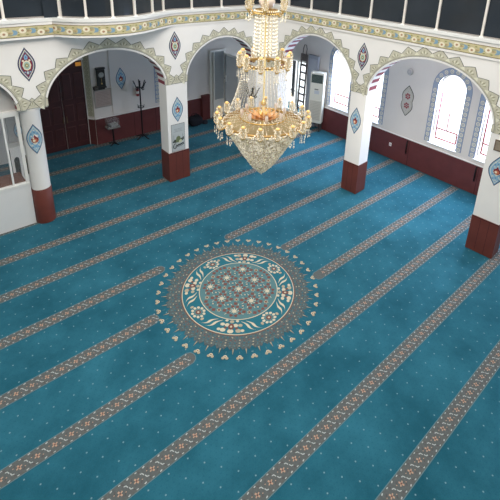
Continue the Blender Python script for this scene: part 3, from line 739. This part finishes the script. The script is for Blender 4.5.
for k in range(12):
    a = k*PI/6; yface(mb, [(.068*math.cos(a)-.004, .5+.068*math.sin(a)-.01), (.068*math.cos(a)+.004, .5+.068*math.sin(a)-.01), (.068*math.cos(a)+.004, .5+.068*math.sin(a)+.01), (.068*math.cos(a)-.004, .5+.068*math.sin(a)+.01)], -.106, BLACKM)
mb.build('dial', t)
mb = MB(); yface(mb, [(-.004, .5), (.004, .5), (.03, .56), (.024, .565)], -.108, BLACKM); yface(mb, [(-.004, .5), (.004, .5), (-.05, .53)], -.108, BLACKM); mb.build('hands', t)
mb = MB(); yface(mb, [(-.08, .1), (.08, .1), (.08, .36), (-.08, .36)], -.102, mat('clock_glass', s(64, 60, 56), .1)); yface(mb, [(-.004, .2), (.004, .2), (.004, .38), (-.004, .38)], -.104, GOLD); yface(mb, cir(.03, 0, .19, 14), -.105, GOLD); mb.build('pendulum_window', t)

t = thing('framed_panel', (5.27, LX-.012, 1.38), 'wide framed greyish pink panel below the clock', 'picture')
mb = MB()
for x, z, sx, sz in ((0, .02, .62, .04), (0, .64, .62, .04), (-.29, .33, .04, .66), (.29, .33, .04, .66)): mb.box((x, -.015, z), (sx, .03, sz), mat('grey_frame', s(176, 168, 158), .5), bev=.005)
mb.build('frame', t)
mb = MB(); mb.box((0, -.008, .33), (.56, .012, .6), mat('pinkish_panel', s(186, 168, 158), .7, var=.06, scale=12))
for k in range(9): yface(mb, [(-.22, .1+.055*k), (.22-.04*(k % 3), .1+.055*k), (.22-.04*(k % 3), .112+.055*k), (-.22, .112+.055*k)], -.0155, mat('faded_print', s(160, 142, 136), .8))
mb.build('sheet', t)
mb = MB(); BX = mat('dark_box', s(70, 62, 56), .5)
mb.box((5.04, LX-.06, 2.12), (.17, .12, .13), BX, bev=.012); mb.box((5.04, LX-.125, 2.12), (.11, .012, .05), mat('box_panel', s(104, 96, 88), .4), bev=.004)
mb.build('electrical_box', label='small dark box on the wall left of the clock', category='box')

# red extinguisher on the wall by the coat stand
t = thing('fire_extinguisher', (6.5, LX-.09, 1.58), 'small red fire extinguisher on wall behind the black coat stand', 'extinguisher')
RED = mat('extinguisher_red', s(150, 40, 40), .35)
mb = MB(); mb.lathe([(.045, 0), (.055, .02), (.055, .25), (.045, .29), (.02, .315)], (0, 0, 0), RED, 18); mb.build('cylinder', t)
mb = MB(); mb.lathe([(.018, .31), (.022, .33), (.018, .36)], (0, 0, 0), BLACKM, 12); mb.box((.03, 0, .36), (.1, .018, .014), BLACKM); mb.build('valve', t)
mb = MB(); mb.tube([(.02, -.01, .34), (.08, -.02, .3), (.075, -.02, .1)], .01, BLACKM, 6); mb.build('hose', t)
mb = MB(); mb.lathe([(.0558, .1), (.0558, .2)], (0, 0, 0), mat('white_label', s(230, 226, 220), .6), 18, False); mb.build('white_band', t)

# coat stands
def coat_stand(loc, label, h=2.2, k=1.0, rz=0):
    t = thing('coat_stand', loc, label, 'coat stand', 'black coat stands', rz)
    mb = MB()
    for i in range(4):
        a = i*PI/2+.4; mb.tube([(.02*math.cos(a), .02*math.sin(a), .14), (.12*math.cos(a), .12*math.sin(a), .09), (.26*math.cos(a), .26*math.sin(a), .025), (.3*math.cos(a), .3*math.sin(a), .03)], [.022, .022, .02, .016], BLACKM, 8)
    mb.build('foot_cross', t)
    mb = MB(); mb.tube([(0, 0, .05), (0, 0, .7), (0, 0, h-.05)], .024, BLACKM, 10); mb.lathe([(0, h-.06), (.035, h-.04), (.04, h), (.02, h+.03), (0, h+.04)], (0, 0, 0), BLACKM, 12, False); mb.build('pole', t)
    for i in range(6):
        a = i*PI/3+.2; c, s_ = math.cos(a), math.sin(a); mb = MB()
        mb.tube([(0, 0, h-.22), (.07*c, .07*s_, h-.26), (.15*c, .15*s_, h-.2), (.2*c, .2*s_, h-.06), (.23*c, .23*s_, h-.02)], .017, BLACKM, 6)
        mb.tube([(.05*c, .05*s_, h-.25), (.12*c, .12*s_, h-.32), (.17*c, .17*s_, h-.27)], .014, BLACKM, 6)
        mb.octa((.235*c, .235*s_, h-.01), .026, BLACKM); mb.build('hook', t)
    mb = MB(); zr = h*.56
    mb.tube([(.11*math.cos(2*PI*i/20), .11*math.sin(2*PI*i/20), zr) for i in range(21)], .012, BLACKM, 6)
    for i in range(3):
        a = i*2*PI/3; mb.tube([(0, 0, zr-.06), (.06*math.cos(a), .06*math.sin(a), zr-.05), (.11*math.cos(a), .11*math.sin(a), zr), (.13*math.cos(a), .13*math.sin(a), zr+.07)], .01, BLACKM, 6)
    mb.build('umbrella_ring', t)
    return t
coat_stand((6.47, 8.16, 0), 'black coat stand against the left wall beside the red extinguisher', 2.22)
coat_stand((8.7, 4.42, 0), 'black coat stand glimpsed through the crystal strands of the chandelier', 2.54, rz=.5)

# display box on a stand
t = thing('display_stand', (5.4, 8.22, 0), 'clear box on black pedestal stand under the framed panel', 'box stand')
mb = MB()
for i in range(4):
    a = i*PI/2+.6; mb.tube([(0, 0, .06), (.1*math.cos(a), .1*math.sin(a), .04), (.2*math.cos(a), .2*math.sin(a), .02)], [.03, .022, .018], BLACKM, 8)
mb.build('foot', t)
mb = MB(); mb.tube([(0, 0, .04), (0, 0, .66)], .028, BLACKM, 10); mb.build('pole', t)
mb = MB(); mb.box((0, 0, .68), (.44, .3, .05), mat('grey_tray', s(132, 128, 124), .4), bev=.01); mb.build('tray', t)
mb = MB(); mb.box((0, 0, .85), (.4, .27, .28), PLEXI); mb.build('clear_box', t)
mb = MB(); mb.box((.03, 0, .76), (.26, .18, .1), mat('papers', s(150, 146, 142), .8), .2); mb.box((-.1, .02, .74), (.12, .16, .06), STR_D, -.3); mb.build('contents', t)

# black bag on the floor behind the poster column
t = thing('black_bag', (8.72, 8.12, 0), 'black bag slumped on carpet beside the dado behind poster column', 'bag')
mb = MB(); rows = []
for i in range(9):
    ph = -PI/2+PI*i/8; row = []
    for k in range(20):
        a = 2*PI*k/20; rr = abs(math.cos(ph))**.6
        sx = math.copysign(abs(math.cos(a))**.7, math.cos(a)); sy = math.copysign(abs(math.sin(a))**.7, math.sin(a))
        wob = 1+.06*math.sin(3*a+i)+.05*math.sin(5*a-2*i)
        row.append((.3*sx*rr*wob, .2*sy*rr*wob+.03*math.sin(ph), .2+.2*math.copysign(abs(math.sin(ph))**.7, math.sin(ph))))
    rows.append(row)
mb.grid(rows, BLACKC, True); mb.build('bag_body', t)
for y in (-.08, .08):
    mb = MB(); mb.tube([(-.14, y, .36), (-.1, y, .47), (0, y*.6, .5), (.1, y, .47), (.14, y, .36)], .014, BLACKC, 6); mb.build('strap', t)
mb = MB(); mb.lathe([(.12, .0), (.13, .05), (.1, .12), (0, .14)], (.42, -.05, 0), mat('dark_grey_cloth', s(40, 44, 54), .9), 14); mb.build('side_pouch', t)

# ------------------------------------------------------------------ poster on the square column
PO = locL1; base = cL1.location
t = thing('poster', mapL(5.97, .99, .004), 'pale poster of mosque dome with dark script on square column', 'poster')
def pf(pts, lay, mb, m): mb.face([(a, -.004-.002*lay, b) for a, b in pts], m)
mb = MB(); W, H = .225, .89
pf([(-W, 0), (W, 0), (W, H), (-W, H)], 0, mb, mat('poster_edge', s(92, 96, 92), .6)); pf([(-W+.012, .012), (W-.012, .012), (W-.012, H-.012), (-W+.012, H-.012)], 1, mb, mat('poster_sheet', s(188, 192, 190), .5, var=.03, scale=5))
mb.build('sheet', t)
mb = MB(); DK = mat('poster_dark', s(62, 66, 60), .7); GRN = mat('poster_green', s(112, 122, 84), .7); PAL = mat('poster_pale', s(206, 204, 170), .7)
pf([(-.19, .34), (-.12, .4), (-.05, .38), (0, .36), (.06, .38), (.13, .42), (.19, .44), (.19, .36), (.1, .3), (-.1, .29), (-.19, .31)], 2, mb, DK)
pf(cir(.075, 0, .42, 14), 3, mb, GRN); pf([(-.008, .48), (.008, .48), (0, .56)], 3, mb, GRN); pf([(-.09, .3), (.09, .3), (.085, .4), (-.085, .4)], 4, mb, GRN)
pf([(.0, .26), (.13, .29), (.1, .37), (.03, .36)], 5, mb, PAL)
for x in (-.15, .15): pf([(x-.008, .36), (x+.008, .36), (x+.008, .52), (x, .56), (x-.008, .52)], 3, mb, mat('poster_grey', s(140, 146, 142), .7))
mb.build('dome_picture', t)
mb = MB(); GR = mat('poster_faint', s(150, 154, 152), .7)
for z, w in ((.72, .14), (.68, .12), (.64, .15)): pf([(-w, z), (w, z), (w, z+.014), (-w, z+.014)], 2, mb, GR)
mb.build('faint_lines', t)
mb = MB()      # handwritten word: a big round letter and a run of small ones
def stroke(pts, r): mb.tube([(a, -.012, b) for a, b in pts], r, BLACKM, 6)
stroke([(-.08, .245), (-.12, .27), (-.165, .22), (-.17, .14), (-.13, .1), (-.085, .13), (-.085, .18)], .011)
xs = []
for k in range(26): xs.append((-.07+.25*k/25, .185+.025*math.sin(k*1.35)+.05*k/25))
stroke(xs, .0095); stroke([(-.05, .15), (.05, .155), (.19, .2)], .006)
mb.build('script_word', t)

# small frame on the edge column
t = thing('small_frame', mapR(7.60, 2.78, .005), 'small brown framed plate at top of right edge column', 'picture', rz=math.atan2(RD.y, RD.x))
mb = MB(); mb.box((0.15, -.01, .14), (.36, .02, .27), mat('brown_frame', s(110, 92, 76), .5), bev=.004); mb.build('frame', t)
mb = MB(); mb.box((0.15, -.022, .14), (.3, .006, .21), mat('frame_plate', s(150, 136, 116), .5, var=.2)); mb.build('plate', t)

# ------------------------------------------------------------------ right aisle: ladder, cooling unit, speaker, socket
t = thing('ladder', (12.42, 5.83, 0), 'grey metal step ladder leaning upright before the bright doorway', 'ladder')
ALU = mat('dark_aluminium', s(108, 100, 96), .4, .5)
lean = lambda y, z, o=0: (.03*z+o, y, z)
for y in (-.165, .165):
    mb = MB(); mb.tube([lean(y, .02), lean(y, 1.5), lean(y, 2.98)], .042, ALU, 6); mb.build('rail', t)
for k in range(9):
    z = .35+.31*k; mb = MB(); mb.box(lean(0, z), (.07, .32, .075), ALU); mb.build('rung', t)
mb = MB(); mb.box(lean(0, 2.84), (.05, .31, .3), ALU, bev=.01); mb.build('hinge_plate', t)
mb = MB(); mb.tube([lean(-.1, 2.98), lean(-.11, 3.2), lean(-.06, 3.36), lean(.04, 3.36), lean(.09, 3.2), lean(.1, 2.98)], .018, ALU, 8); mb.build('top_loop', t)

t = thing('air_conditioner', (12.36, 4.84, 0), 'tall white floor standing cooling unit with dark green display', 'air conditioner', rz=math.radians(-64))
BE = mat('unit_cream', s(226, 222, 206), .4)
UF = mat('unit_foot', s(80, 76, 72), .6)
mb = MB(); mb.box((0, 0, 1.42), (.56, .32, 2.1), BE, bev=.02); mb.build('cabinet', t)
mb = MB(); mb.box((0, 0, .36), (.5, .28, .03), UF); 
for sx in (-.22, .22):
    for sy in (-.11, .11): mb.box((sx, sy, .18), (.05, .05, .34), UF); mb.build('plinth', t)
mb = MB(); mb.box((0, -.162, 2.23), (.46, .02, .34), mat('dark_green_display', s(52, 66, 56), .25), bev=.006)
for k in range(6): mb.box((0, -.174, 2.09+.05*k), (.44, .006, .012), mat('vent_slat', s(76, 88, 78), .4))
mb.build('air_outlet', t)
mb = MB(); mb.box((0, -.164, 1.8), (.16, .012, .05), mat('grey_badge', s(130, 128, 120), .5)); mb.box((.02, -.163, 1.68), (.2, .008, .14), mat('pale_sticker', s(200, 202, 204), .5)); mb.build('badge', t)
mb = MB(); mb.box((0, -.162, .92), (.48, .02, .84), mat('unit_grille', s(206, 200, 184), .5), bev=.006)
for k in range(12): mb.box((0, -.174, .56+.065*k), (.44, .006, .016), mat('grille_line', s(176, 170, 154), .5))
mb.build('intake_grille', t)

t = thing('wall_speaker', (RY-.02, 1.04, 3.32), 'small round grey speaker high above the painted cartouche', 'speaker')
mb = MB(); SPK = mat('speaker_grey', s(204, 200, 196), .6)
rows = [[(-.0-d, r*math.cos(2*PI*k/24)*1.0, r*1.2*math.sin(2*PI*k/24)) for k in range(24)] for r, d in ((.1, 0), (.1, .05), (.085, .07))]
mb.grid(rows, SPK, True); mb.face(rows[-1], SPK); mb.build('housing', t)
mb = MB(); rows = [[(-.071-d, r*math.cos(2*PI*k/24), r*1.2*math.sin(2*PI*k/24)) for k in range(24)] for r, d in ((.075, 0), (.05, .012), (.015, .016))]
mb.grid(rows, mat('speaker_mesh', s(178, 176, 176), .7), True); mb.face(rows[-1], SPK); mb.build('grille', t)

t = thing('wall_socket', (RY-.037, 1.4, .55), 'white wall socket on the maroon dado', 'socket')
mb = MB(); mb.box((-.008, 0, 0), (.016, .1, .13), TRIMW, bev=.004); mb.build('plate', t)
mb = MB(); mb.tube([(-.012, 0, 0), (-.019, 0, 0)], .032, mat('socket_recess', s(200, 198, 194), .5), 14); mb.build('recess', t)

# ------------------------------------------------------------------ chandelier
CX, CY = 5.18, -.31
ch = thing('chandelier', (CX, CY, 2.58), 'large gold chandelier with crystal strands, candle cups and a beaded cone basket', 'chandelier')
Z = lambda z: z-2.58
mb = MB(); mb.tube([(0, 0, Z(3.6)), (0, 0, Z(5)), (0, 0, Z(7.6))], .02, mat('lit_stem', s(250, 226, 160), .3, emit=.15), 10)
for z in (4.1,): mb.lathe([(.02, -.06), (.05, -.03), (.06, 0), (.04, .04), (.02, .07)], (0, 0, Z(z)), GOLDB, 14, False)
mb.build('stem', ch)
BRONZ = mat('aged_gold', s(176, 142, 86), .35, .6)
def ring(R, z, h, w, name):
    mb = MB(); n = 64
    prof = [(R-w, z-h/2), (R, z-h/2), (R+.012, z), (R, z+h/2), (R-w, z+h/2), (R-w, z-h/2)]
    mb.lathe([(r, Z(zz)) for r, zz in prof], (0, 0, 0), BRONZ, n, False)
    for k in range(n):
        a = 2*PI*k/n; mb.octa(((R+.014)*math.cos(a), (R+.014)*math.sin(a), Z(z)+(.02 if k % 2 else -.02)), .02, CRYST if k % 2 else GOLDB)
    return mb.build(name, ch)
ring(.205, 5.84, .09, .05, 'top_ring'); ring(.41, 4.88, .05, .04, 'middle_ring'); ring(.77, 3.70, .07, .04, 'lower_ring')
# glass bowl above the top ring
mb = MB(); mb.lathe([(.03, Z(5.9)), (.11, Z(5.93)), (.15, Z(6.02)), (.13, Z(6.12)), (.06, Z(6.18))], (0, 0, 0), PINKG, 24); mb.build('glass_bowl', ch)
# bead strands (nobody could count them)
mb = MB()
def strands(n, prof, step, r, ph=0, stag=1, alt=None):
    L = [0]
    for (a, b), (c, d) in zip(prof, prof[1:]): L.append(L[-1]+math.hypot(c-a, d-b))
    cnt = int(L[-1]/step)
    for k in range(n):
        a = 2*PI*(k+ph)/n; ca, sa = math.cos(a), math.sin(a)
        for j in range(cnt):
            t = (j+stag*.4*(k % 2))*step
            i = max(i for i in range(len(L)-1) if L[i] <= t) if t > 0 else 0
            f = (t-L[i])/(L[i+1]-L[i]); R = prof[i][0]+(prof[i+1][0]-prof[i][0])*f; z = prof[i][1]+(prof[i+1][1]-prof[i][1])*f
            mb.octa((R*ca, R*sa, Z(z)), r, alt if alt and (j+k) % 3 == 0 else CRYST, r*1.25)
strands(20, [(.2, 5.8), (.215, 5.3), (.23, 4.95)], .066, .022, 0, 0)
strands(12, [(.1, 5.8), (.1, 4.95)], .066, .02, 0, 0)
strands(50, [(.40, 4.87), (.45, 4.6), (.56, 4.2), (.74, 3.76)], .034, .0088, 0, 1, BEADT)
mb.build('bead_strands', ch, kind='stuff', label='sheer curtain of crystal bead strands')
# beaded cone basket
mb = MB(); prof = [(.78, 3.69), (.67, 3.5), (.53, 3.27), (.38, 3.02), (.2, 2.76), (.03, 2.585)]
mb.lathe([(r*.96, Z(z)) for r, z in prof]+[(0, Z(2.575))], (0, 0, 0), mat('basket_net_glow', s(186, 170, 132), .5, emit=.08), 48, False)  # net given a faint glow to brighten the basket
for (r0, z0), (r1, z1) in zip(prof, prof[1:]):
    m_ = max(2, int(math.hypot(r1-r0, z1-z0)/.024))
    for j in range(m_):
        f = j/m_; R = r0+(r1-r0)*f; z = z0+(z1-z0)*f; n = max(8, int(2*PI*R/.028))
        for k in range(n):
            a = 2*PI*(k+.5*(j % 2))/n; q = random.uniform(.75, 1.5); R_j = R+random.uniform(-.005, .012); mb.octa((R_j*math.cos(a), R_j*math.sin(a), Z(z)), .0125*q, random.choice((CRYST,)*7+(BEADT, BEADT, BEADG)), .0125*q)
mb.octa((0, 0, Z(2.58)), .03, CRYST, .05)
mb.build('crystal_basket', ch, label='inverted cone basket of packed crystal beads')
# radial spokes of the lower tier
mb = MB()
for k in range(26):
    a = 2*PI*k/26; ca, sa = math.cos(a), math.sin(a)
    pts = [(R*ca, R*sa, Z(z)) for R, z in ((.16, 3.76), (.34, 3.80), (.52, 3.80), (.68, 3.77), (.78, 3.73))]
    mb.tube(pts, .0065, BRONZ, 5)
    for i in range(15):
        f = i/14; R = .3+.47*f; mb.octa((R*ca, R*sa, Z(3.805-.06*f**2)), .0125, CRYST)
mb.build('radial_spokes', ch)
mb = MB(); mb.tube([(.46*math.cos(2*PI*k/48), .46*math.sin(2*PI*k/48), Z(3.82)) for k in range(49)], .014, GOLD, 6, False); mb.build('inner_hoop', ch)
# peach glass flower in the middle
for tier, (n, R0, R1, z0, z1, w, m) in enumerate(((16, .06, .33, 3.80, 3.86, .05, PEACH), (12, .05, .26, 3.83, 3.91, .04, PEACH), (8, .04, .15, 3.86, 3.96, .03, GOLDB))):
    for k in range(n):
        a = 2*PI*(k+.5*(tier % 2))/n; ca, sa = math.cos(a), math.sin(a); mb = MB()
        rows = []
        for i in range(6):
            f = i/5; R = R0+(R1-R0)*f; z = z0+(z1-z0)*f**1.5-.03*math.sin(PI*f); ww = w*math.sin(PI*min(.96, .12+.85*f))
            rows.append([(R*ca-q*sa*ww, R*sa+q*ca*ww, Z(z+.018*abs(q))) for q in (-1, 0, 1)])
        mb.grid(rows, m); mb.build('glass_petal', ch)
for k in range(8):      # upright glass tulips around the flower
    a = 2*PI*(k+.3)/8; R = .42; mb = MB()
    mb.lathe([(.008, Z(3.8)), (.016, Z(3.85)), (.03, Z(3.89)), (.034, Z(3.94)), (.026, Z(3.98))], (R*math.cos(a), R*math.sin(a), 0), PINKG, 12, False)
    mb.build('glass_tulip', ch)
BEADT2 = mat('cup_tan', s(212, 186, 136), .3)
# candle cups
def candle(a, Rr, R, zt, hc=.2, pend=True, arm_z=None):
    ca, sa = math.cos(a), math.sin(a); c = (R*ca, R*sa, 0)
    mb = MB(); az = arm_z
    mb.tube([(Rr*ca, Rr*sa, Z(az)), ((Rr*.4+R*.6)*ca, (Rr*.4+R*.6)*sa, Z(az-.05)), (R*ca, R*sa, Z(zt-hc-.03))], .012, GOLD, 6)
    mb.lathe([(.0, Z(zt-hc-.04)), (.034, Z(zt-hc-.025)), (.042, Z(zt-hc))], c, GOLDB, 14, False)
    arm = mb.build('candle_arm', ch)
    mb = MB()
    n = max(4, round(hc/.034))
    for j in range(n):
        z = Z(zt-hc+hc*(j+.5)/n); rr = .05+.008*(j % 2)
        for q in range(10):
            b = 2*PI*(q+.5*(j % 2))/10; mb.octa((c[0]+rr*math.cos(b), c[1]+rr*math.sin(b), z), .0135, (CRYST, CUPG, BEADT2)[(j+q) % 3])
    mb.lathe([(.022, Z(zt-hc)), (.022, Z(zt)), (.036, Z(zt))], c, CUPG, 10, False); mb.build('beaded_cup', arm)
    mb = MB(); mb.lathe([(.03, Z(zt)-.01), (.039, Z(zt)+.006), (.034, Z(zt)+.022), (.016, Z(zt)+.034), (0, Z(zt)+.037)], c, AMBER, 12, False); mb.build('bulb', arm)
    if pend:
        mb = MB()
        for j in range(5):
            b = 2*PI*j/5+a; x, y = c[0]+.045*math.cos(b), c[1]+.045*math.sin(b)
            for q, (dz, rr) in enumerate(((.07, .009), (.1, .009), (.13, .009), (.18, .014))): mb.octa((x, y, Z(zt-hc-dz-.02*(j % 2))), rr, CRYST, rr*(2.2 if q == 3 else 1.2))
        mb.build('crystal_pendants', arm)
for k in range(18): candle(2*PI*(k+.35)/18, .78, .895, 3.90, .2, True, 3.72)
for k in range(10): candle(2*PI*(k+.15)/10, .41, .475, 5.08, .25, True, 4.88)
for k in range(6): candle(2*PI*(k+.75)/6, .2, .36, 6.16, .26, True, 5.84)

# ------------------------------------------------------------------ camera
R_ = Vector((.73819943, -.67286472, .04811107)); U_ = Vector((.19239158, .27835675, .94101169)); F_ = Vector((.64656561, .68539812, -.3349363))
cam = bpy.data.cameras.new('camera'); co = bpy.data.objects.new('camera', cam); col.objects.link(co)
M = Matrix((R_, U_, -F_)).transposed().to_4x4(); M.translation = Vector((0, -6.40351521, 6.88239592)); co.matrix_world = M
cam.sensor_width = 36; cam.lens = 436.185/500*36; cam.shift_x = -34.763/500; cam.shift_y = -143.424/500; cam.clip_end = 100; cam.clip_start = .05
bpy.context.scene.camera = co

# ------------------------------------------------------------------ light
w = bpy.data.worlds.new('World'); bpy.context.scene.world = w; w.use_nodes = True
bg = w.node_tree.nodes['Background']; bg.inputs[0].default_value = (.93, .97, 1.0, 1); bg.inputs[1].default_value = 2.35
def area(name, loc, target, size, power, colr=(1, 1, 1), sy=None):
    l = bpy.data.lights.new(name, 'AREA'); l.energy = power; l.color = colr; l.size = size
    if sy: l.shape = 'RECTANGLE'; l.size_y = sy
    o = bpy.data.objects.new(name, l); col.objects.link(o); o.location = loc
    o.rotation_euler = (Vector(target)-Vector(loc)).to_track_quat('-Z', 'Y').to_euler(); return o
for y in (3.97, 2.52, -.47, -2.02, -4.9): area('window_daylight', (RY+.5, y, 2.5), (RY-3, y, .6), .9, 150, (.56, .7, 1), 2.0)
area('door_daylight', (RY+.5, 6.5, 1.8), (RY-3, 6.5, .6), 1.2, 60, (.7, .85, 1), 2.2)
area('warm_arcade_fill', (1.0, -3.5, 10.5), (6, .5, 2), 4, 400, (1, .9, .78))  # added warm light above the roof opening, brightens the right arcade
area('aisle_fill', (10.5, -.5, 4.55), (RY, -.5, 2.2), .5, 60, (1, .93, .88), 8)  # unseen fill under the aisle ceiling, added to brighten the outer wall
sc = bpy.context.scene
sc.view_settings.view_transform = 'Standard'; sc.view_settings.look = 'None'; sc.view_settings.exposure = 0
